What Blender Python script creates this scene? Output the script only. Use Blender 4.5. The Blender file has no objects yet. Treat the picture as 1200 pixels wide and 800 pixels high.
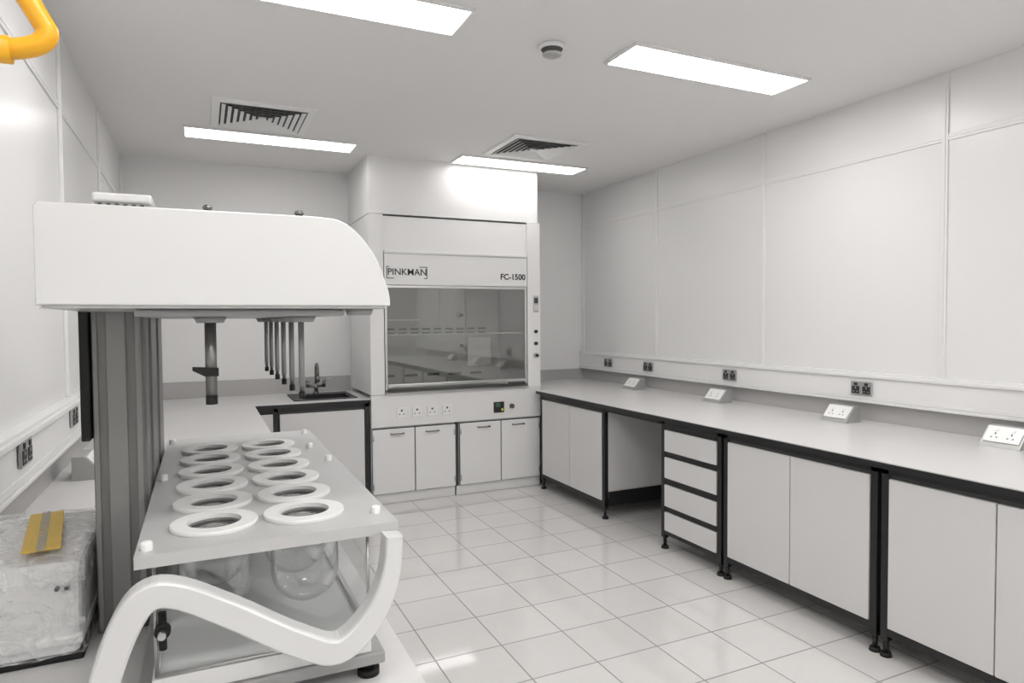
import bpy, bmesh, random
from math import *
from mathutils import Vector, Matrix, noise
random.seed(3)
C=bpy.context; D=bpy.data
try: C.scene.view_settings.view_transform='Standard'
except Exception: pass

# ---------------------------------------------------------------- materials
MATS={}
def mat(name,col,rough=.5,metal=0.,var=.03,vscale=3.,bump=0.,bscale=60.,emit=None,spec=.5):
    m=D.materials.new(name);m.use_nodes=True;nt=m.node_tree;n=nt.nodes;l=nt.links
    p=n['Principled BSDF']
    p.inputs['Roughness'].default_value=rough;p.inputs['Metallic'].default_value=metal
    p.inputs['Specular IOR Level'].default_value=spec
    tc=n.new('ShaderNodeTexCoord')
    nz=n.new('ShaderNodeTexNoise');nz.inputs['Scale'].default_value=vscale;nz.inputs['Detail'].default_value=4
    l.new(tc.outputs['Object'],nz.inputs['Vector'])
    mx=n.new('ShaderNodeMix');mx.data_type='RGBA'
    mx.inputs[6].default_value=(*[c*(1-var) for c in col],1);mx.inputs[7].default_value=(*[min(1,c*(1+var)) for c in col],1)
    l.new(nz.outputs['Fac'],mx.inputs[0]);l.new(mx.outputs[2],p.inputs['Base Color'])
    if bump>0:
        nb=n.new('ShaderNodeTexNoise');nb.inputs['Scale'].default_value=bscale;l.new(tc.outputs['Object'],nb.inputs['Vector'])
        b=n.new('ShaderNodeBump');b.inputs['Strength'].default_value=bump;b.inputs['Distance'].default_value=.01
        l.new(nb.outputs['Fac'],b.inputs['Height']);l.new(b.outputs['Normal'],p.inputs['Normal'])
    if emit:
        p.inputs['Emission Color'].default_value=(*emit[0],1);p.inputs['Emission Strength'].default_value=emit[1]
    MATS[name]=m;return m
def glassmat(name,tint,base,edge,rough=.02,rim=None):
    m=D.materials.new(name);m.use_nodes=True;nt=m.node_tree;n=nt.nodes;l=nt.links
    n.remove(n['Principled BSDF']);out=n['Material Output']
    t=n.new('ShaderNodeBsdfTransparent');t.inputs[0].default_value=(*tint,1)
    g=n.new('ShaderNodeBsdfGlossy');g.inputs['Roughness'].default_value=rough;g.inputs[0].default_value=(.95,.95,.95,1)
    lw=n.new('ShaderNodeLayerWeight');lw.inputs[0].default_value=.35
    mr=n.new('ShaderNodeMapRange');mr.inputs[3].default_value=base;mr.inputs[4].default_value=edge
    l.new(lw.outputs['Facing'],mr.inputs[0])
    if rim:
        # thicker glass seen along the rim absorbs more
        cr=n.new('ShaderNodeValToRGB');e=cr.color_ramp.elements
        e[0].position=.35;e[0].color=(*tint,1);e[1].position=.95;e[1].color=(*rim,1)
        l.new(lw.outputs['Facing'],cr.inputs[0]);l.new(cr.outputs[0],t.inputs[0])
    mx=n.new('ShaderNodeMixShader');l.new(mr.outputs[0],mx.inputs[0]);l.new(t.outputs[0],mx.inputs[1]);l.new(g.outputs[0],mx.inputs[2]);l.new(mx.outputs[0],out.inputs[0])
    MATS[name]=m;return m
mat('wall_panel',(.78,.775,.77),.28,var=.01,vscale=.8,spec=.4)
mat('wall_paint',(.79,.785,.78),.7,var=.01)
mat('ceiling_paint',(.80,.79,.785),.85,var=.01)
mat('trim_white',(.80,.795,.79),.35,var=.01)
mat('trunking_white',(.79,.785,.78),.35,var=.01)
mat('worktop_grey',(.65,.64,.635),.28,var=.03,vscale=40)
mat('upstand_grey',(.44,.43,.425),.45,var=.02)
mat('door_laminate',(.69,.68,.675),.4,var=.015)
mat('frame_black',(.012,.012,.013),.4,var=.1)
mat('rubber_black',(.01,.01,.01),.7,var=.1)
mat('hood_white',(.78,.775,.77),.33,var=.01)
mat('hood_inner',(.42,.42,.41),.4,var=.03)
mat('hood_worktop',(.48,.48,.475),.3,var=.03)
mat('slot_dark',(.06,.06,.06),.6)
mat('steel',(.55,.55,.54),.3,metal=1,var=.05)
mat('steel_dark',(.22,.22,.21),.35,metal=1,var=.05)
mat('pod_steel',(.42,.42,.41),.4,metal=.5,var=.03)
mat('socket_grey',(.45,.45,.44),.35,metal=.6)
mat('socket_white',(.82,.82,.81),.35)
mat('display_green',(.05,.12,.07),.3)
mat('knob_yellow',(.75,.7,.1),.4)
mat('text_black',(.02,.02,.02),.6)
mat('tester_white',(.66,.66,.655),.25,var=.01)
mat('tester_plate',(.50,.50,.495),.3,var=.02)
mat('ring_white',(.80,.80,.79),.35,var=.01)
mat('column_grey',(.20,.197,.19),.4,metal=.2,var=.05)
mat('column_light',(.27,.265,.26),.4,metal=.2,var=.05)
mat('base_grey',(.36,.36,.355),.4,metal=.2)
mat('yellow_plastic',(.85,.42,.015),.35,var=.05)
mat('label_yellow',(.75,.50,.07),.5,var=.08,vscale=60)
mat('box_white',(.86,.86,.855),.4,bump=.1,bscale=8)
mat('light_panel',(1,1,1),.5,emit=((1,.985,.97),20.))
mat('light_panel_dim',(1,1,1),.5,emit=((1,.985,.97),7.5))
mat('vent_white',(.80,.80,.79),.45)
mat('vent_dark',(.10,.10,.10),.8)
glassmat('clear_glass',(.97,.98,.98),.07,.75,rim=(.22,.23,.23))
glassmat('clear_acrylic',(.97,.975,.975),.03,.35)
glassmat('sash_glass',(.86,.865,.855),.08,.45)
def film_mat():
    m=D.materials.new('wrap_film');m.use_nodes=True;nt=m.node_tree;n=nt.nodes;l=nt.links
    p=n['Principled BSDF'];out=n['Material Output'];p.inputs['Base Color'].default_value=(.97,.97,.97,1);p.inputs['Roughness'].default_value=.2
    t=n.new('ShaderNodeBsdfTransparent');mx=n.new('ShaderNodeMixShader')
    tc=n.new('ShaderNodeTexCoord');nz=n.new('ShaderNodeTexNoise');nz.inputs['Scale'].default_value=14;nz.inputs['Detail'].default_value=6;nz.inputs['Distortion'].default_value=2.5
    l.new(tc.outputs['Object'],nz.inputs['Vector'])
    mr=n.new('ShaderNodeMapRange');mr.inputs[1].default_value=.4;mr.inputs[2].default_value=.7;mr.inputs[3].default_value=.05;mr.inputs[4].default_value=.5
    l.new(nz.outputs['Fac'],mr.inputs[0]);l.new(mr.outputs[0],mx.inputs[0]);l.new(t.outputs[0],mx.inputs[1]);l.new(p.outputs[0],mx.inputs[2]);l.new(mx.outputs[0],out.inputs[0])
    bp=n.new('ShaderNodeBump');bp.inputs['Strength'].default_value=.5;bp.inputs['Distance'].default_value=.02;l.new(nz.outputs['Fac'],bp.inputs['Height']);l.new(bp.outputs[0],p.inputs['Normal'])
    MATS['wrap_film']=m
film_mat()
# floor tiles
def floor_mat():
    m=D.materials.new('floor_tiles');m.use_nodes=True;nt=m.node_tree;n=nt.nodes;l=nt.links;p=n['Principled BSDF']
    g=n.new('ShaderNodeNewGeometry');mp=n.new('ShaderNodeMapping');mp.inputs['Location'].default_value=(.06,.13,0)
    l.new(g.outputs['Position'],mp.inputs[0])
    b=n.new('ShaderNodeTexBrick');b.offset=0;b.squash=1
    b.inputs['Scale'].default_value=1;b.inputs['Brick Width'].default_value=.33;b.inputs['Row Height'].default_value=.33
    b.inputs['Mortar Size'].default_value=.0035;b.inputs['Mortar Smooth'].default_value=.1
    b.inputs['Color1'].default_value=(.68,.665,.65,1);b.inputs['Color2'].default_value=(.71,.695,.68,1);b.inputs['Mortar'].default_value=(.25,.24,.235,1)
    l.new(mp.outputs[0],b.inputs['Vector'])
    nz=n.new('ShaderNodeTexNoise');nz.inputs['Scale'].default_value=25;l.new(g.outputs['Position'],nz.inputs[0])
    mx=n.new('ShaderNodeMix');mx.data_type='RGBA';mx.blend_type='MULTIPLY';mx.inputs[0].default_value=.06
    l.new(b.outputs['Color'],mx.inputs[6]);l.new(nz.outputs['Color'],mx.inputs[7]);l.new(mx.outputs[2],p.inputs['Base Color'])
    mr=n.new('ShaderNodeMapRange');mr.inputs[3].default_value=.06;mr.inputs[4].default_value=.7
    l.new(b.outputs['Fac'],mr.inputs[0]);l.new(mr.outputs[0],p.inputs['Roughness'])
    p.inputs['Specular IOR Level'].default_value=.9
    bp=n.new('ShaderNodeBump');bp.inputs['Strength'].default_value=.4;bp.inputs['Distance'].default_value=.002;bp.invert=True
    l.new(b.outputs['Fac'],bp.inputs['Height']);l.new(bp.outputs[0],p.inputs['Normal'])
    MATS['floor_tiles']=m
floor_mat()

# ---------------------------------------------------------------- mesh builder
class B:
    def __init__(s,name): s.name=name;s.bm=bmesh.new();s.sl=[]
    def slot(s,m):
        if m not in s.sl:s.sl.append(m)
        return s.sl.index(m)
    def merge(s,t,m,smooth=False,M=None):
        i=s.slot(m)
        if M is not None: bmesh.ops.transform(t,matrix=M,verts=t.verts)
        for f in t.faces:f.material_index=i;f.smooth=smooth
        me=D.meshes.new('tmp');t.to_mesh(me);t.free();s.bm.from_mesh(me);D.meshes.remove(me)
    def box(s,x0,x1,y0,y1,z0,z1,m,bev=0,M=None,seg=2):
        t=bmesh.new();bmesh.ops.create_cube(t,size=1)
        for v in t.verts: v.co=Vector(((x0+x1)/2+v.co.x*(x1-x0),(y0+y1)/2+v.co.y*(y1-y0),(z0+z1)/2+v.co.z*(z1-z0)))
        if bev>0: bmesh.ops.bevel(t,geom=t.edges[:],offset=bev,segments=seg,profile=.5,affect='EDGES')
        s.merge(t,m,M=M)
    def cyl(s,p0,p1,r,m,r2=None,n=24,smooth=True):
        p0=Vector(p0);p1=Vector(p1);d=p1-p0
        t=bmesh.new();bmesh.ops.create_cone(t,cap_ends=True,segments=n,radius1=r,radius2=r if r2 is None else r2,depth=d.length)
        q=Vector((0,0,1)).rotation_difference(d.normalized())
        M=Matrix.Translation((p0+p1)/2)@q.to_matrix().to_4x4()
        i=s.slot(m);bmesh.ops.transform(t,matrix=M,verts=t.verts)
        for f in t.faces:f.material_index=i;f.smooth=len(f.verts)==4
        me=D.meshes.new('tmp');t.to_mesh(me);t.free();s.bm.from_mesh(me);D.meshes.remove(me)
    def lathe(s,prof,c,m,n=32,M=None,closed=False,smooth=True):
        t=bmesh.new();rings=[]
        for r,z in prof:
            rings.append([t.verts.new((c[0]+r*cos(2*pi*k/n),c[1]+r*sin(2*pi*k/n),c[2]+z)) for k in range(n)] if r>1e-6 else [t.verts.new((c[0],c[1],c[2]+z))])
        pr=list(zip(rings,rings[1:]))
        if closed: pr.append((rings[-1],rings[0]))
        for a,b in pr:
            for k in range(n):
                k2=(k+1)%n
                if len(a)==1 and len(b)==1: continue
                if len(a)==1: t.faces.new((a[0],b[k],b[k2]))
                elif len(b)==1: t.faces.new((a[k],a[k2],b[0]))
                else: t.faces.new((a[k],a[k2],b[k2],b[k]))
        bmesh.ops.recalc_face_normals(t,faces=t.faces)
        s.merge(t,m,smooth,M)
    def prism(s,pts,ax,a0,a1,m,bev=0,smooth=False):
        def P(p,a):
            return {0:(a,p[0],p[1]),1:(p[0],a,p[1]),2:(p[0],p[1],a)}[ax]
        t=bmesh.new();A=[t.verts.new(P(p,a0)) for p in pts];Bv=[t.verts.new(P(p,a1)) for p in pts]
        t.faces.new(A);t.faces.new(Bv[::-1]);n=len(pts)
        for i in range(n): t.faces.new((A[i],A[(i+1)%n],Bv[(i+1)%n],Bv[i]))
        bmesh.ops.recalc_face_normals(t,faces=t.faces)
        if bev>0:
            es=[e for e in t.edges if any(len(f.verts)>4 for f in e.link_faces)] if len(pts)>4 else t.edges[:]
            bmesh.ops.bevel(t,geom=es,offset=bev,segments=2,profile=.5,affect='EDGES')
        s.merge(t,m,smooth)
    def tube(s,pts,r,m,n=12,closed=False):
        pts=[Vector(p) for p in pts];N=len(pts);t=bmesh.new();rings=[]
        up=None
        for i,p in enumerate(pts):
            if closed: d=(pts[(i+1)%N]-pts[i-1]).normalized()
            else: d=(pts[min(i+1,N-1)]-pts[max(i-1,0)]).normalized()
            if up is None:
                up=Vector((0,1,0)) if abs(d.y)<.9 else Vector((1,0,0))
            a=(up-d*up.dot(d)).normalized();b=d.cross(a);up=a
            rr=r[i] if isinstance(r,(list,tuple)) else r
            rings.append([t.verts.new(p+a*rr*cos(2*pi*k/n)+b*rr*sin(2*pi*k/n)) for k in range(n)])
        pr=list(zip(rings,rings[1:]))
        if closed: pr.append((rings[-1],rings[0]))
        for A,Bb in pr:
            for k in range(n): t.faces.new((A[k],A[(k+1)%n],Bb[(k+1)%n],Bb[k]))
        if not closed: t.faces.new(rings[0]);t.faces.new(rings[-1][::-1])
        bmesh.ops.recalc_face_normals(t,faces=t.faces)
        s.merge(t,m,True)
    def text(s,body,size,M,m,bold=0):
        cu=D.curves.new('txt','FONT');cu.body=body;cu.size=size;cu.extrude=.0008;cu.offset=bold;cu.align_x='CENTER';cu.align_y='CENTER'
        ob=D.objects.new('txt',cu);C.collection.objects.link(ob);C.view_layer.update()
        me=D.meshes.new_from_object(ob.evaluated_get(C.evaluated_depsgraph_get()))
        t=bmesh.new();t.from_mesh(me);D.objects.remove(ob);D.meshes.remove(me);D.curves.remove(cu)
        s.merge(t,m,M=M)
    def done(s):
        me=D.meshes.new(s.name);s.bm.to_mesh(me);s.bm.free()
        for m in s.sl: me.materials.append(MATS[m])
        ob=D.objects.new(s.name,me);C.collection.objects.link(ob);return ob
def spline(pts,k=6,closed=False):
    out=[];n=len(pts)
    rng=range(n if closed else n-1)
    for i in rng:
        if closed: p0,p1,p2,p3=[Vector(pts[(i+j)%n]) for j in (-1,0,1,2)]
        else: p0,p1,p2,p3=[Vector(pts[min(max(i+j,0),n-1)]) for j in (-1,0,1,2)]
        for q in range(k):
            u=q/k
            out.append(.5*((2*p1)+(-p0+p2)*u+(2*p0-5*p1+4*p2-p3)*u*u+(-p0+3*p1-3*p2+p3)*u**3))
    if not closed: out.append(Vector(pts[-1]))
    return out

# ---------------------------------------------------------------- dimensions
XL,XR,YB,YN,ZC=-.587,3.804,6.284,-1.6,2.918
HL,HR,YH=1.254,2.84,5.455
# ---------------------------------------------------------------- room shell
def shell(name,*a):
    b=B(name);b.box(*a);return b.done()
shell('floor',XL-.1,XR+.1,YN-.1,YB+.1,-.1,0,'floor_tiles')
shell('ceiling',XL-.1,XR+.1,YN-.1,YB+.1,ZC,ZC+.1,'ceiling_paint')
shell('wall_left',XL-.1,XL,YN-.1,YB+.1,0,ZC,'wall_panel')
shell('wall_right',XR,XR+.1,YN-.1,YB+.1,0,ZC,'wall_panel')
shell('wall_back',XL,XR,YB,YB+.1,0,ZC,'wall_paint')
shell('wall_front',XL,XR,YN-.1,YN,0,ZC,'wall_paint')
shell('wall_bulkhead',HL,HR-.02,YH+.012,YB,2.44,ZC,'wall_paint')
seams=[6.26,4.975,3.69,2.364,1.06,-.23,-1.5]
for side,x,sg in (('left',XL,1),('right',XR,-1)):
    b=B('trim_1' if side=='left' else 'trim_2')
    x0,x1=sorted((x,x+sg*.008))
    b.box(x0,x1,YN,YB,2.535,2.572,'trim_white',.002)
    x0,x1=sorted((x,x+sg*.011))
    b.box(x0,x1,YN,YB,2.549,2.557,'trim_white',.002)
    for s in seams:
        x0,x1=sorted((x,x+sg*.010));b.box(x0,x1,s-.018,s+.018,1.206,ZC,'trim_white',.002)
        x0,x1=sorted((x,x+sg*.015));b.box(x0,x1,s-.006,s+.006,1.206,ZC,'trim_white',.002)
    b.done()
def shell2(name,boxes,m):
    b=B(name)
    for a in boxes: b.box(*a,m)
    b.done()
shell2('trim_3',[(XR-.013,XR-.001,-.95,YB-.001,.9005,1.014),(HR+.008,XR-.013,YB-.013,YB-.001,.9005,1.01)],'upstand_grey')
shell2('trim_4',[(XL+.001,XL+.013,.6,YB-.001,.9005,1.014),(XL+.013,HL-.006,YB-.013,YB-.001,.9005,1.04)],'upstand_grey')
# dado cable trunking
def trunk(name,x,sg):
    b=B(name)
    def bx(d0,d1,z0,z1,m='trunking_white',bev=.003):
        x0,x1=sorted((x+sg*d0,x+sg*d1));b.box(x0,x1,YN+.01,YB-.002,z0,z1,m,bev)
    bx(.0005,.05,1.02,1.205);bx(.0005,.062,1.172,1.192);bx(.05,.053,1.035,1.06);bx(.0005,.058,1.015,1.03)
    return b.done()
trunk('cable_trunking_right',XR,-1);trunk('cable_trunking_left',XL,1)  # cable trunking runs along the right and left walls

# ---------------------------------------------------------------- benches
def foot(b,x,y):
    b.cyl((x,y,.0),(x,y,.018),.026,'rubber_black',.022);b.cyl((x,y,.018),(x,y,.08),.012,'frame_black')
def unit(b,X,sg,y0,y1,kind,depth=.78):
    def bx(d0,d1,ya,yb,z0,z1,m,bev=.0015):
        x0,x1=sorted((X+sg*d0,X+sg*d1));b.box(x0,x1,ya,yb,z0,z1,m,bev)
    w=.035
    for y in (y0,y1-w):
        bx(0,.035,y,y+w,.075,.868,'frame_black');bx(depth-.035,depth,y,y+w,.075,.868,'frame_black')
        foot(b,X+sg*.018,y+w/2);foot(b,X+sg*(depth-.018),y+w/2)
        bx(.035,depth-.035,y,y+w,.845,.868,'frame_black')
    bx(0,.03,y0,y1,.84,.868,'frame_black')
    for y in (y0,y1-w): bx(.035,depth-.035,y,y+w,.10,.16,'frame_black')
    bx(.001,.03,y0,y1,.10,.135,'frame_black')
    bx(.032,depth-.03,y0+.006,y1-.006,.136,.838,'door_laminate')
    bx(.012,.03,y0+w,y1-w,.135,.84,'slot_dark',0)
    a,c=y0+w+.004,y1-w-.004
    if kind=='doors':
        mid=(a+c)/2
        bx(-.006,.011,a,mid-.003,.14,.822,'door_laminate',.002);bx(-.006,.011,mid+.003,c,.14,.822,'door_laminate',.002)
    elif kind=='drawers':
        for z0,z1 in ((.665,.808),(.485,.625),(.295,.44),(.13,.255)):
            bx(-.006,.010,a,c,z0,z1,'door_laminate',.002)
        for z0,z1 in ((.63,.66),(.445,.48),(.26,.29),(.812,.84)):
            bx(.002,.0115,a,c,z0,z1,'frame_black',0)
def worktop(b,x0,x1,y0,y1):
    b.box(x0,x1,y0,y1,.868,.895,'frame_black',.001);b.box(x0+.0015,x1-.0015,y0+.0015,y1-.0015,.895,.9,'worktop_grey')
b=B('lab_bench')
XF=2.764
worktop(b,XF,XR-.001,-.95,YH-.05);worktop(b,HR+.008,XR-.001,YH-.0515,YB-.001)
X=XF+.026
unit(b,X,1,4.30,5.36,'doors');unit(b,X,1,3.03,3.60,'drawers');unit(b,X,1,2.02,3.01,'doors');unit(b,X,1,1.03,2.00,'doors');unit(b,X,1,.04,1.01,'doors');unit(b,X,1,-.93,.02,'doors')
b.box(X,X+.03,3.60,4.30,.84,.868,'frame_black')
b.box(X+.75,X+.765,3.60,4.30,.16,.84,'door_laminate')
b.box(X+.745,X+.77,3.60,4.30,.10,.16,'frame_black')
b.box(X+.036,X+.745,4.292,4.30,.10,.21,'frame_black')
b.done()
b=B('lab_bench.001')
XLF=.352
worktop(b,XL+.001,XLF,.6,YB-.001)
worktop(b,XLF-.002,.66,YH,YB-.001);worktop(b,1.18,HL-.006,YH,YB-.001)
worktop(b,.658,1.182,YH,5.60);worktop(b,.658,1.182,6.14,YB-.001)
X=XLF-.026
for y0,y1,k in ((.62,1.58,'doors'),(1.6,2.56,'doors'),(2.58,3.15,'drawers'),(3.17,4.13,'doors'),(4.15,5.11,'doors')): unit(b,X,-1,y0,y1,k)
Y=YH+.026
def by(x0,x1,d0,d1,z0,z1,m,bev=.0015): b.box(x0,x1,Y+d0,Y+d1,z0,z1,m,bev)
for x in (.49,1.205):
    for d in (0,.74): by(x,x+.035,d,d+.035,.075,.868,'frame_black');foot(b,x+.018,Y+d+.018)
by(.36,1.24,0,.03,.835,.868,'frame_black');by(.49,1.24,0,.03,.10,.135,'frame_black');by(.36,.49,.012,.03,.14,.835,'frame_black')
by(.38,.485,0,.012,.14,.82,'door_laminate',.002)
by(.53,1.20,.012,.02,.135,.84,'slot_dark',0);by(.535,1.20,-.006,.012,.14,.815,'door_laminate',.002)
b.box(.50,.515,Y+.03,Y+.74,.13,.835,'door_laminate');b.box(1.215,1.23,Y+.03,Y+.74,.13,.835,'door_laminate')
b.done()
# sink
b=B('laboratory_sink')
x0,x1,y0,y1=.665,1.175,5.605,6.135
bx0,bx1,by0,by1=.74,1.13,5.66,5.98
for a in ((x0,bx0,y0,y1),(bx1,x1,y0,y1),(bx0,bx1,y0,by0),(bx0,bx1,by1,y1)): b.box(*a,.885,.906,'frame_black',.001)
for a in ((bx0-.01,bx0,by0-.01,by1+.01),(bx1,bx1+.01,by0-.01,by1+.01),(bx0,bx1,by0-.01,by0),(bx0,bx1,by1,by1+.01)): b.box(*a,.72,.884,'frame_black')
b.box(bx0-.01,bx1+.01,by0-.01,by1+.01,.71,.72,'frame_black');b.lathe([(0,.003),(.025,.003),(.03,0)],((bx0+bx1)/2,5.82,.72),'steel')
b.done()
# tap
b=B('laboratory_tap')
tx,ty=.90,6.05
b.cyl((tx,ty,.906),(tx,ty,.925),.03,'steel_dark',.024);b.cyl((tx,ty,.925),(tx,ty,1.0),.018,'steel_dark')
path=[(tx,ty,1.0)]+[(tx,ty,1.09)]+[(tx,ty-.065+.065*cos(t),1.11+.065*sin(t)) for t in [pi*k/8 for k in range(9)]]+[(tx,ty-.13,1.06)]
b.tube(path,.011,'steel_dark');b.cyl((tx,ty-.13,1.02),(tx,ty-.13,1.07),.014,'steel_dark',.016)
b.cyl((tx-.07,ty,.975),(tx+.07,ty,.975),.012,'steel_dark')
for sx in (-.07,.07):
    b.cyl((tx+sx,ty,.965),(tx+sx,ty,1.02),.015,'steel_dark');b.tube([(tx+sx,ty,1.02),(tx+sx*1.3,ty-.01,1.035),(tx+sx*1.9,ty-.02,1.045)],.006,'steel')
b.done()

# ---------------------------------------------------------------- fume cupboard
b=B('fume_cupboard')
W='hood_white'
y=YH
b.box(HL,1.372,y,y+.78,.929,2.435,W,.004);b.box(2.71,HR,y,y+.78,.929,2.435,W,.004)
b.box(HL,HR,y+.045,y+.78,.655,.895,W)
b.box(1.372,2.71,y+.02,y+.04,2.13,2.425,W,.003);b.box(HL+.002,HR-.002,y+.7,y+.779,.93,2.43,W)
b.box(1.372,2.71,y+.042,y+.7,2.39,2.42,W);b.box(1.372,2.71,y+.022,y+.038,2.425,2.436,'slot_dark')
b.box(1.378,2.704,y-.004,y+.03,1.85,2.135,W,.005)
b.box(1.378,2.704,y-.010,y+.0,2.118,2.137,W,.003);b.box(1.380,2.702,y-.005,y-.0035,2.108,2.117,'socket_grey')
b.box(1.378,2.704,y+.0,y+.04,1.825,1.849,'steel',.003)
b.box(1.372,2.71,y+.1,y+.7,1.952,1.97,W)
b.box(1.378,1.40,y+.005,y+.03,.965,1.824,'steel',.003);b.box(2.682,2.704,y+.005,y+.03,.965,1.824,'steel',.003)
b.box(1.400,2.682,y+.0,y+.035,.985,1.012,'steel',.004)
b.box(1.400,2.682,y+.015,y+.019,1.012,1.824,'sash_glass')
b.box(1.400,2.682,y+.024,y+.030,1.425,1.437,'steel',.001)
b.prism([(y-.02,.928),(y-.02,.94),(y+.03,.965),(y+.06,.955),(y+.06,.928)],0,1.372,2.71,'steel')
b.box(1.372,2.71,y+.061,y+.7,.90,.93,'hood_worktop')
b.tube(spline([(1.42,y+.12,.945),(1.44,y+.35,.945),(1.72,y+.52,.945),(2.3,y+.52,.945),(2.5,y+.38,.945),(2.64,y+.3,.945)],6),.014,'hood_white')
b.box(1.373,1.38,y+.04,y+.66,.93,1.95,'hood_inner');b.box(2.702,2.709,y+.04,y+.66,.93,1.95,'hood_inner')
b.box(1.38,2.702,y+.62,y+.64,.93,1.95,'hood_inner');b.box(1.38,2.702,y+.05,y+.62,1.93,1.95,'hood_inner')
for z in (1.46,1.42):
    for k in range(9):
        xx=1.55+k*.115
        b.box(xx,xx+.075,y+.612,y+.622,z,z+.018,'slot_dark')
for k in range(5): b.box(1.5+k*.22,1.62+k*.22,y+.612,y+.622,1.02,1.045,'slot_dark')
b.box(1.5,1.86,y+.6,y+.62,1.55,1.56,'hood_white');b.box(2.35,2.6,y+.605,y+.622,1.1,1.38,'hood_white',.004)
for z in (1.6,1.3):
    b.cyl((2.28,y+.6,z),(2.28,y+.625,z),.035,'steel');b.cyl((2.28,y+.57,z),(2.28,y+.6,z),.018,'slot_dark')
b.box(1.95,2.15,y+.2,y+.26,1.915,1.931,'light_panel_dim')
b.box(HL,HR,y,y+.04,.655,.927,W,.004)
for xx in (1.51,1.645,1.78,1.915):
    b.box(xx-.043,xx+.043,y-.010,y-.001,.725,.815,'socket_white',.004)
    b.box(xx-.007,xx+.007,y-.0125,y-.0095,.782,.798,'slot_dark')
    for sx in (-.02,.02): b.box(xx+sx-.006,xx+sx+.006,y-.0125,y-.0095,.755,.762,'slot_dark')
    b.box(xx+.02,xx+.032,y-.013,y-.0095,.785,.8,'trim_white')
b.box(2.36,2.46,y-.014,y-.001,.715,.81,'text_black',.003);b.box(2.375,2.42,y-.017,y-.0135,.765,.8,'display_green');b.box(2.43,2.45,y-.017,y-.0135,.73,.75,'knob_yellow')
b.cyl((2.54,y-.02,.765),(2.54,y+.001,.765),.022,'steel_dark');
b.box(HL,1.993,y+.024,y+.6,.085,.65,W);b.box(2.032,HR,y+.024,y+.6,.085,.65,W)
b.box(HL,1.995,y+.03,y+.06,0,.083,W,.002);b.box(2.01,HR,y+.03,y+.06,0,.083,W,.002);b.box(1.994,2.031,y+.03,y+.58,.085,.65,'slot_dark')
for a,c in ((HL+.004,1.992),(2.034,HR-.012)):
    mid=(a+c)/2
    b.box(a,c,y+.014,y+.022,.09,.645,'slot_dark')
    for p,q in ((a,mid-.003),(mid+.003,c)):
        b.box(p+.003,q,y-.002,y+.013,.095,.638,W,.003)
        cx=(p+q)/2+(.03 if p==a else -.03);b.tube([(cx-.055,y-.002,.597),(cx-.055,y-.028,.597),(cx+.055,y-.028,.597),(cx+.055,y-.002,.597)],.006,'steel_dark')
        hx=p+.01 if p==a else q-.01
        for z in (.16,.57): b.cyl((hx,y-.005,z-.025),(hx,y-.005,z+.025),.006,'steel')
b.box(2.765,2.82,y-.008,y-.001,1.62,1.77,'socket_grey',.003);b.box(2.773,2.812,y-.010,y-.0075,1.70,1.75,'slot_dark')
for r in range(3):
    for c_ in range(3): b.box(2.775+c_*.014,2.784+c_*.014,y-.011,y-.0075,1.64+r*.016,1.65+r*.016,'trim_white')
for z,m in ((1.44,'text_black'),(1.33,'text_black')): b.cyl((2.79,y-.018,z),(2.79,y+.001,z),.016,m)
b.cyl((2.79,y-.02,1.22),(2.79,y+.001,1.22),.026,'steel');b.cyl((2.79,y-.04,1.22),(2.79,y-.02,1.22),.013,'text_black')
RX=Matrix.Rotation(pi/2,4,'X')
b.text('PINKMAN',.078,Matrix.Translation((1.575,y-.005,1.957))@RX,'text_black',.0006)
b.text('FC-1500',.072,Matrix.Translation((2.560,y-.005,1.935))@RX,'text_black',.0018)
for (a,c,d,e) in ((1.395,1.42,2.0,2.006),(1.395,1.401,1.905,2.0),(1.395,1.46,1.904,1.91),(1.68,1.75,2.0,2.006),(1.744,1.75,1.91,2.0),(1.72,1.75,1.904,1.91)): b.box(a,c,y-.006,y-.0042,d,e,'text_black')
b.done()

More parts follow.
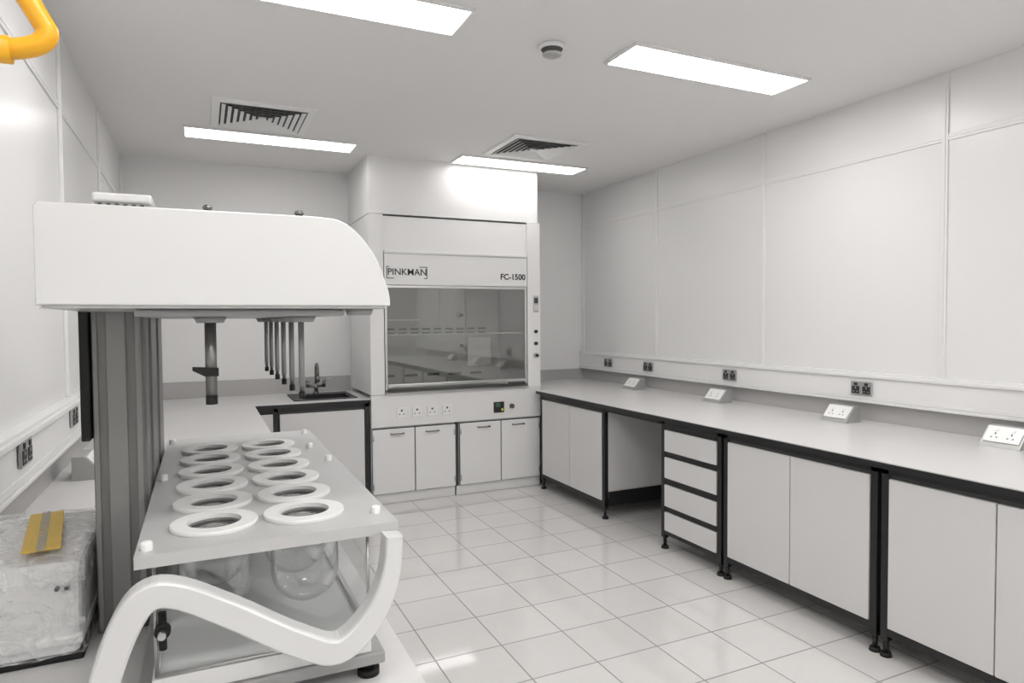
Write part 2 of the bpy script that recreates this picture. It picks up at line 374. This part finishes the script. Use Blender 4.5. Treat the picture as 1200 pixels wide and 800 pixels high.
# ---------------------------------------------------------------- ceiling fittings
LX=((-.10,1.112),(1.961,3.173));LY=((5.145,5.43),(2.733,3.018),(.28,.565),(-1.3,-1.015))
i=0
for r_,(a,c) in enumerate(LY):
    for p,q in LX:
        b=B('ceiling_light' if i==0 else f'ceiling_light.{i:03d}');i+=1
        z=ZC-.0005
        b.box(p,q,a,a+.014,z-.016,z,'trim_white',.001);b.box(p,q,c-.014,c,z-.016,z,'trim_white',.001)
        b.box(p,p+.014,a+.014,c-.014,z-.016,z,'trim_white',.001);b.box(q-.014,q,a+.014,c-.014,z-.016,z,'trim_white',.001)
        b.box(p+.014,q-.014,a+.014,c-.014,z-.012,z-.004,'light_panel_dim' if r_==0 else 'light_panel');b.done()
for i,(p,q) in enumerate(((.075,.70),(2.105,2.73))):
    b=B('air_vent' if i==0 else 'air_vent.001');a,c=4.44,5.065;cx,cy=(p+q)/2,(a+c)/2;z=ZC-.0005;h=(q-p)/2
    def ring(ho,zo,hi,zi,m,th=.002):
        t=bmesh.new()
        for sg in (0,-th):
            o=[t.verts.new((cx+sx*ho,cy+sy*ho,zo+sg)) for sx,sy in ((-1,-1),(1,-1),(1,1),(-1,1))]
            n_=[t.verts.new((cx+sx*hi,cy+sy*hi,zi+sg)) for sx,sy in ((-1,-1),(1,-1),(1,1),(-1,1))]
            for k in range(4): t.faces.new((o[k],o[(k+1)%4],n_[(k+1)%4],n_[k]))
        b.merge(t,m)
    b.box(cx-h+.02,cx+h-.02,cy-h+.02,cy+h-.02,z-.003,z,'vent_dark')
    ring(h,z,h-.004,z-.012,'vent_white');ring(h-.004,z-.012,h-.05,z-.014,'vent_white');ring(h-.05,z-.014,h-.052,z-.003,'vent_white')
    for k in range(6):
        ho=h-.060-k*.038
        ring(ho,z-.018,ho-.023,z-.009,'vent_white')
    b.box(cx-.025,cx+.025,cy-.025,cy+.025,z-.020,z-.003,'vent_white',.002)
    b.done()
b=B('smoke_detector')
dc=(1.61,2.95,ZC)
b.lathe([(0,-.001),(.068,-.001),(.068,-.016),(.055,-.020)],dc,'trim_white');b.lathe([(.055,-.019),(.047,-.022),(.044,-.044)],dc,'slot_dark');b.lathe([(.049,-.042),(.048,-.048),(.034,-.055),(0,-.056)],dc,'socket_grey')
b.done()

# ---------------------------------------------------------------- sockets
def wsocket(i,x,sg,yc,z=1.105,dbl=True):
    b=B('power_socket' if i==0 else f'power_socket.{i:03d}')
    w=.073 if dbl else .043
    def bx(d0,d1,ya,yb,z0,z1,m,bev=0):
        x0,x1=sorted((x+sg*d0,x+sg*d1));b.box(x0,x1,ya,yb,z0,z1,m,bev)
    bx(0,.009,yc-w,yc+w,z-.043,z+.043,'socket_grey',.003)
    for s in ((-1,1) if dbl else (0,)):
        c=yc+s*.037
        bx(.0095,.011,c-.026,c+.026,z-.034,z+.012,'text_black')
        bx(.0095,.0125,c-.012,c+.012,z+.016,z+.034,'text_black',.001)
        bx(.0112,.0117,c-.004,c+.004,z-.004,z+.008,'socket_grey')
        for q in (-.013,.013): bx(.0112,.0117,c+q-.005,c+q+.005,z-.024,z-.018,'socket_grey')
    b.done()
for i,(yc) in enumerate((5.70,5.03,3.98,2.83,1.2)): wsocket(i,XR-.0535,-1,yc)
for i,(yc) in enumerate((2.60,3.50,4.9)): wsocket(i+5,XL+.0535,1,yc,1.135)
def pod(i,x,sg,yc):
    b=B('bench_socket' if i==0 else f'bench_socket.{i:03d}')
    w=.092
    pts=[(x-sg*.065,.9005),(x-sg*.055,.918),(x+sg*.015,.998),(x+sg*.06,.998),(x+sg*.06,.9005)]
    b.prism(pts,1,yc-w,yc+w,'pod_steel')
    d=Vector((sg*.07,0,.08)).normalized();n=Vector((-sg*d.z,0,abs(d.x)))
    o=Vector((x-sg*.02,yc,.958))
    M=Matrix.Translation(o+n*.0035)@Matrix(((0,d.x,n.x),(1,0,0),(0,d.z,n.z))).to_4x4()
    b.box(-.082,.082,-.047,.047,-.003,.004,'socket_white',.002,M)
    for s in (-1,1):
        b.box(s*.037-.01,s*.037+.01,.016,.032,.0042,.007,'trim_white',.001,M)
        b.box(s*.037-.003,s*.037+.003,-.004,.008,.0042,.0047,'slot_dark',0,M)
        for q in (-.012,.012): b.box(s*.037+q-.004,s*.037+q+.004,-.024,-.018,.0042,.0047,'slot_dark',0,M)
    b.done()
for i,yc in enumerate((5.08,3.98,2.88,1.93,.9)): pod(i,3.62,1,yc)
pod(5,-.44,-1,3.3)

# ---------------------------------------------------------------- dissolution tester
b=B('dissolution_tester')
T='tester_white'
PX0,PX1,PY0,PY1,PZ=-.104,.313,1.16,2.275,1.19
cols=(.012,.166);rows=[1.285+.150*k for k in range(6)]
def cell(x0,x1,y0,y1,cx,cy,r,z0,z1,m,n=32):
    t=bmesh.new();rt=[];rb=[];ot=[];ob=[]
    angs=sorted([2*pi*k/n for k in range(n)]+[atan2(yy-cy,xx-cx)%(2*pi) for xx in (x0,x1) for yy in (y0,y1)])
    for a in angs:
        c,s_=cos(a),sin(a)
        rt.append(t.verts.new((cx+r*c,cy+r*s_,z1)));rb.append(t.verts.new((cx+r*c,cy+r*s_,z0)))
        tx=((x1-cx)/c if c>0 else (x0-cx)/c) if abs(c)>1e-9 else 1e9
        ty_=((y1-cy)/s_ if s_>0 else (y0-cy)/s_) if abs(s_)>1e-9 else 1e9
        q=min(tx,ty_);ot.append(t.verts.new((cx+q*c,cy+q*s_,z1)));ob.append(t.verts.new((cx+q*c,cy+q*s_,z0)))
    N=len(angs)
    for k in range(N):
        j=(k+1)%N
        t.faces.new((rt[k],ot[k],ot[j],rt[j]));t.faces.new((rb[k],rb[j],ob[j],ob[k]));t.faces.new((rt[k],rt[j],rb[j],rb[k]))
    b.merge(t,m)
xs=(-.068,.089,.246);y00=rows[0]-.075;y01=rows[-1]+.075
for ci,cx in enumerate(cols):
    for ry in rows:
        cell(xs[ci],xs[ci+1],ry-.075,ry+.075,cx,ry,.05,PZ-.02,PZ,'tester_plate',48)
b.box(PX0,xs[0],PY0,PY1,PZ-.02,PZ,'tester_plate');b.box(xs[2],PX1,PY0,PY1,PZ-.02,PZ,'tester_plate')
b.box(xs[0],xs[2],PY0,y00,PZ-.02,PZ,'tester_plate');b.box(xs[0],xs[2],y01,PY1,PZ-.02,PZ,'tester_plate')
for cx in cols:
    for ry in rows:
        b.lathe([(.045,.0),(.0715,.0)],(cx,ry,PZ+.0003),'ring_white',48,smooth=False)
        b.lathe([(.0715,.0),(.0725,.002),(.0725,.0065),(.0715,.008)],(cx,ry,PZ),'ring_white',48)
        b.lathe([(.0715,.008),(.045,.008)],(cx,ry,PZ),'ring_white',48)
        b.lathe([(.045,.008),(.045,.0)],(cx,ry,PZ),'ring_white',48)
        pr=[(.044,-.003),(.045,-.022),(.060,-.030),(.061,-.10)]+[(.061*cos(a),-.10-.061*sin(a)) for a in [pi/2*k/8 for k in range(1,9)]]
        pr[-1]=(0,pr[-1][1])
        b.lathe(pr,(cx,ry,PZ),'clear_glass',32)
        b.lathe([(.026,-.004),(.0435,-.004),(.0435,-.010),(.026,-.010)],(cx,ry,PZ),'steel_dark',32,closed=True)
        for q in (-.024,-.012,0,.012,.024): b.box(cx-.036,cx+.036,ry+q-.002,ry+q+.002,PZ-.009,PZ-.005,'base_grey')
for (kx,ky) in ((-.088,1.19),(.288,1.23),(-.088,1.7),(.288,1.75),(-.088,2.2),(.288,2.2),(.27,1.95)):
    b.lathe([(0,.014),(.006,.014),(.009,.011),(.009,0)],(kx,ky,PZ),'ring_white',16)
# clear bath
ax0,ax1,ay0,ay1,az0,az1=-.078,.262,1.185,2.2,.985,1.168
for a in ((ax0,ax1,ay0,ay0+.005,az0,az1),(ax0,ax1,ay1-.005,ay1,az0,az1),(ax0,ax0+.005,ay0+.006,ay1-.006,az0,az1),(ax1-.005,ax1,ay0+.006,ay1-.006,az0,az1)): b.box(*a,'clear_acrylic')
for x in (ax0,ax1):
    b.tube([(x,ay0,az0),(x,ay0,az1)],.003,'steel',8);b.tube([(x,ay0,az0),(x,ay1,az0)],.003,'steel',8)
b.tube([(ax0,ay0,az0),(ax1,ay0,az0)],.003,'steel',8)
b.cyl((ax0+.01,ay0-.012,1.06),(ax0+.01,ay0,1.06),.012,'rubber_black');b.cyl((ax0+.01,ay0-.006,1.03),(ax0+.01,ay0-.006,1.09),.006,'rubber_black')
b.cyl((ax0+.01,ay0-.03,1.06),(ax0+.01,ay0-.012,1.06),.006,'steel')
# base tray, feet, rear posts
b.box(-.11,.29,1.175,2.28,.928,.950,'base_grey',.004);b.box(-.085,.266,1.182,2.21,.950,.981,'ring_white',.002)
for x in (-.07,.265):
    for yy in (1.205,2.24): b.cyl((x,yy,.9),(x,yy,.912),.02,'rubber_black');b.cyl((x,yy,.912),(x,yy,.93),.012,'rubber_black')
for x,yy in ((-.09,2.24),(.29,2.24)): b.box(x-.01,x+.01,yy-.01,yy+.01,.95,PZ-.02,'base_grey')
# white front arm
cl=[(.296,1.175),(.287,1.10),(.255,1.035),(.198,.992),(.128,1.022),(.035,1.085),(-.045,1.132),(-.088,1.132),(-.118,1.088),(-.145,1.01),(-.168,.9005)]
wd=[.030,.034,.040,.044,.044,.042,.040,.044,.044,.044,.044]
P=spline([(p[0],w,p[1]) for p,w in zip(cl,wd)],6)
Lp=[];Rp=[]
for i,p in enumerate(P):
    d=P[min(i+1,len(P)-1)]-P[max(i-1,0)];d=Vector((d.x,0,d.z)).normalized();nn=Vector((-d.z,0,d.x));w=p.y/2
    Lp.append((p.x+nn.x*w,p.z+nn.z*w));Rp.append((p.x-nn.x*w,p.z-nn.z*w))
t=bmesh.new()
def qv(p,yy): return t.verts.new((p[0],yy,max(p[1],.9006)))
prof=[]
for l_,r_ in zip(Lp,Rp):
    def mixp(u): return (l_[0]*(1-u)+r_[0]*u,l_[1]*(1-u)+r_[1]*u)
    prof.append([qv(mixp(0),1.158),qv(mixp(0),1.128),qv(mixp(.03),1.122),qv(mixp(.1),1.119),qv(mixp(.9),1.119),qv(mixp(.97),1.122),qv(mixp(1),1.128),qv(mixp(1),1.158)])
for A,Bb in zip(prof,prof[1:]):
    for k in range(8): t.faces.new((A[k],A[(k+1)%8],Bb[(k+1)%8],Bb[k]))
t.faces.new(prof[0]);t.faces.new(prof[-1][::-1]);bmesh.ops.recalc_face_normals(t,faces=t.faces)
b.merge(t,T)
# rear body column with extruded grooves
b.box(-.21,-.115,1.6,2.25,.9005,1.577,'column_grey',.003)
for x,w_ in ((-.203,.005),(-.165,.018),(-.125,.006)): b.box(x-w_,x+w_,1.594,1.602,.91,1.576,'column_light',.002)
for yy,w_ in ((1.63,.02),(1.85,.08),(2.12,.08)): b.box(-.117,-.110,yy-w_,yy+w_,.91,1.576,'column_light',.002)
b.box(-.228,-.212,1.58,1.7,1.31,1.577,'rubber_black',.002)
# head cover
hp=[(-.219,1.578),(-.219,1.722),(-.213,1.7285)]+[tuple(q)[:3:2] for q in spline([(.10,0,1.7285),(.185,0,1.728),(.222,0,1.722),(.252,0,1.700),(.280,0,1.660),(.298,0,1.613),(.303,0,1.590),(.303,0,1.578)],5)]
b.prism(hp,1,1.16,2.32,T,.002)
b.prism([(-.2155,1.5735),(.299,1.5735),(.29,1.5785),(-.21,1.5785)],1,1.165,2.31,'tester_plate')
b.box(-.10,.235,1.22,2.2,1.561,1.573,'base_grey',.004);
b.cyl((.265,1.24,1.562),(.265,1.24,1.574),.022,'base_grey',.026)
for cx in cols:
    for ry in rows: b.cyl((cx,ry,1.550),(cx,ry,1.562),.022,'column_light',.028)
# top fittings
b.box(-.155,-.075,1.26,1.40,1.7286,1.760,'base_grey',.003);b.box(-.158,-.072,1.255,1.405,1.748,1.763,T,.004)
for k in range(6): b.box(-.150+k*.012,-.144+k*.012,1.2575,1.262,1.733,1.746,'slot_dark')
for cx in cols:
    b.cyl((cx,rows[0],1.728),(cx,rows[0],1.737),.013,'steel_dark');b.cyl((cx,rows[0],1.737),(cx,rows[0],1.748),.007,'steel_dark');b.lathe([(0,.010),(.006,.008),(.009,.003),(.006,0),(0,0)],(cx,rows[0],1.748),'steel_dark',16)
# stirring shafts with paddles
for ci,cx in enumerate(cols):
    for k,ry in enumerate(rows):
        zb=1.41
        b.cyl((cx,ry,zb),(cx,ry,1.555),.0042,'steel_dark',n=12);b.cyl((cx,ry,zb+.02),(cx,ry,1.555),.0053,'column_light',n=12)
        if ci==0 and k==0:
            b.cyl((cx,ry,zb-.003),(cx,ry,1.555),.0095,'steel_dark',n=16)
            b.cyl((cx,ry,zb-.004),(cx,ry,zb+.012),.0098,'rubber_black',n=16)
            b.prism([(cx-.030,1.467),(cx-.030,1.473),(cx+.012,1.470),(cx+.012,1.456),(cx-.010,1.456)],1,ry-.012,ry+.003,'rubber_black')
        elif ci: b.cyl((cx,ry,zb-.002),(cx,ry,zb+.01),.0055,'rubber_black',n=12)
b.done()

# ---------------------------------------------------------------- wrapped equipment box
b=B('wrapped_equipment_box')
bx=(-.515,-.222,1.50,1.90)
b.box(*bx,.9005,.916,'rubber_black',.003)
b.prism([(1.504,.916),(1.504,1.060),(1.530,1.085),(1.60,1.092),(1.896,1.092),(1.896,.916)],0,bx[0]+.004,bx[1]-.004,'box_white',.012)
b.box(bx[0]+.0,bx[1]-.0,bx[2]-.002,bx[3],.930,.952,'box_white',.006)
for x in (-.262,-.246): b.cyl((x,1.492,1.045),(x,1.505,1.045),.004,'slot_dark',n=12)
t=bmesh.new();bmesh.ops.create_cube(t,size=1);bmesh.ops.subdivide_edges(t,edges=t.edges[:],cuts=26,use_grid_fill=True)
for v in t.verts:
    p=Vector(((bx[0]+bx[1])/2+v.co.x*(bx[1]-bx[0]+.008),(bx[2]+bx[3])/2+v.co.y*(bx[3]-bx[2]+.012),1.007+v.co.z*.182))
    nn=v.co.normalized();top=max(0,min(1,(p.z-1.03)/.06))
    d=(noise.noise(p*18)*.010+abs(noise.noise(p*40+Vector((3,1,2))))*.012)*(.35+.65*top)
    p+=nn*d;p.z=max(p.z,.903);p.x=min(p.x,-.214);p.x=max(p.x,-.522)
    v.co=p
b.merge(t,'wrap_film',False)
Ml=Matrix.Translation((-.315,1.69,1.1105))@Matrix.Rotation(radians(8),4,'Z')
b.box(-.032,.032,-.15,.15,-.002,.0015,'label_yellow',0,Ml)
for k in range(3): b.text(('WARNING','CAUTION','WARNING')[k],.024,Ml@Matrix.Translation((0,-.10+k*.1,.002))@Matrix.Rotation(pi/2,4,'Z'),'socket_grey')
b.done()

# ---------------------------------------------------------------- emergency shower pull handle
b=B('emergency_shower_handle')
cor=[(-.172,1.895),(-.160,1.910),(-.166,1.926),(-.192,1.972),(-.224,2.03),(-.235,2.04),(-.246,2.03),(-.278,1.972),(-.304,1.926),(-.310,1.910),(-.298,1.893),(-.27,1.886),(-.235,1.884),(-.20,1.886)]
b.tube(spline([(x-.008,1.0,z) for x,z in cor],5,True),.0125,'yellow_plastic',14,True)
b.tube([(-.285,1.0,1.886),(-.243,1.0,1.8835),(-.205,1.0,1.885)],.0165,'yellow_plastic',14)
b.cyl((-.243,1.0,2.04),(-.243,1.0,2.075),.012,'yellow_plastic');b.cyl((-.243,1.0,2.07),(-.243,1.0,ZC-.001),.005,'steel');b.cyl((-.243,1.0,ZC-.02),(-.243,1.0,ZC-.0005),.04,'steel')
b.done()

# ---------------------------------------------------------------- camera
yaw,pt,ro=radians(25.041),radians(1.898),radians(.409)
Rt=Vector((cos(yaw),-sin(yaw),0));Fh=Vector((sin(yaw),cos(yaw),0));Zu=Vector((0,0,1))
Fw=Fh*cos(pt)-Zu*sin(pt);U=Zu*cos(pt)+Fh*sin(pt)
cx_=Rt*cos(ro)-U*sin(ro);cy_=Rt*sin(ro)+U*cos(ro)
cam=D.cameras.new('camera');cam.sensor_width=36;cam.lens=775.19/1200*36;cam.clip_start=.02
co=D.objects.new('camera',cam);M=Matrix((cx_,cy_,-Fw)).transposed().to_4x4();M.translation=Vector((0,0,1.552));co.matrix_world=M
C.collection.objects.link(co);C.scene.camera=co
w=D.worlds.new('world');C.scene.world=w;w.use_nodes=True;w.node_tree.nodes['Background'].inputs[0].default_value=(.5,.5,.5,1)
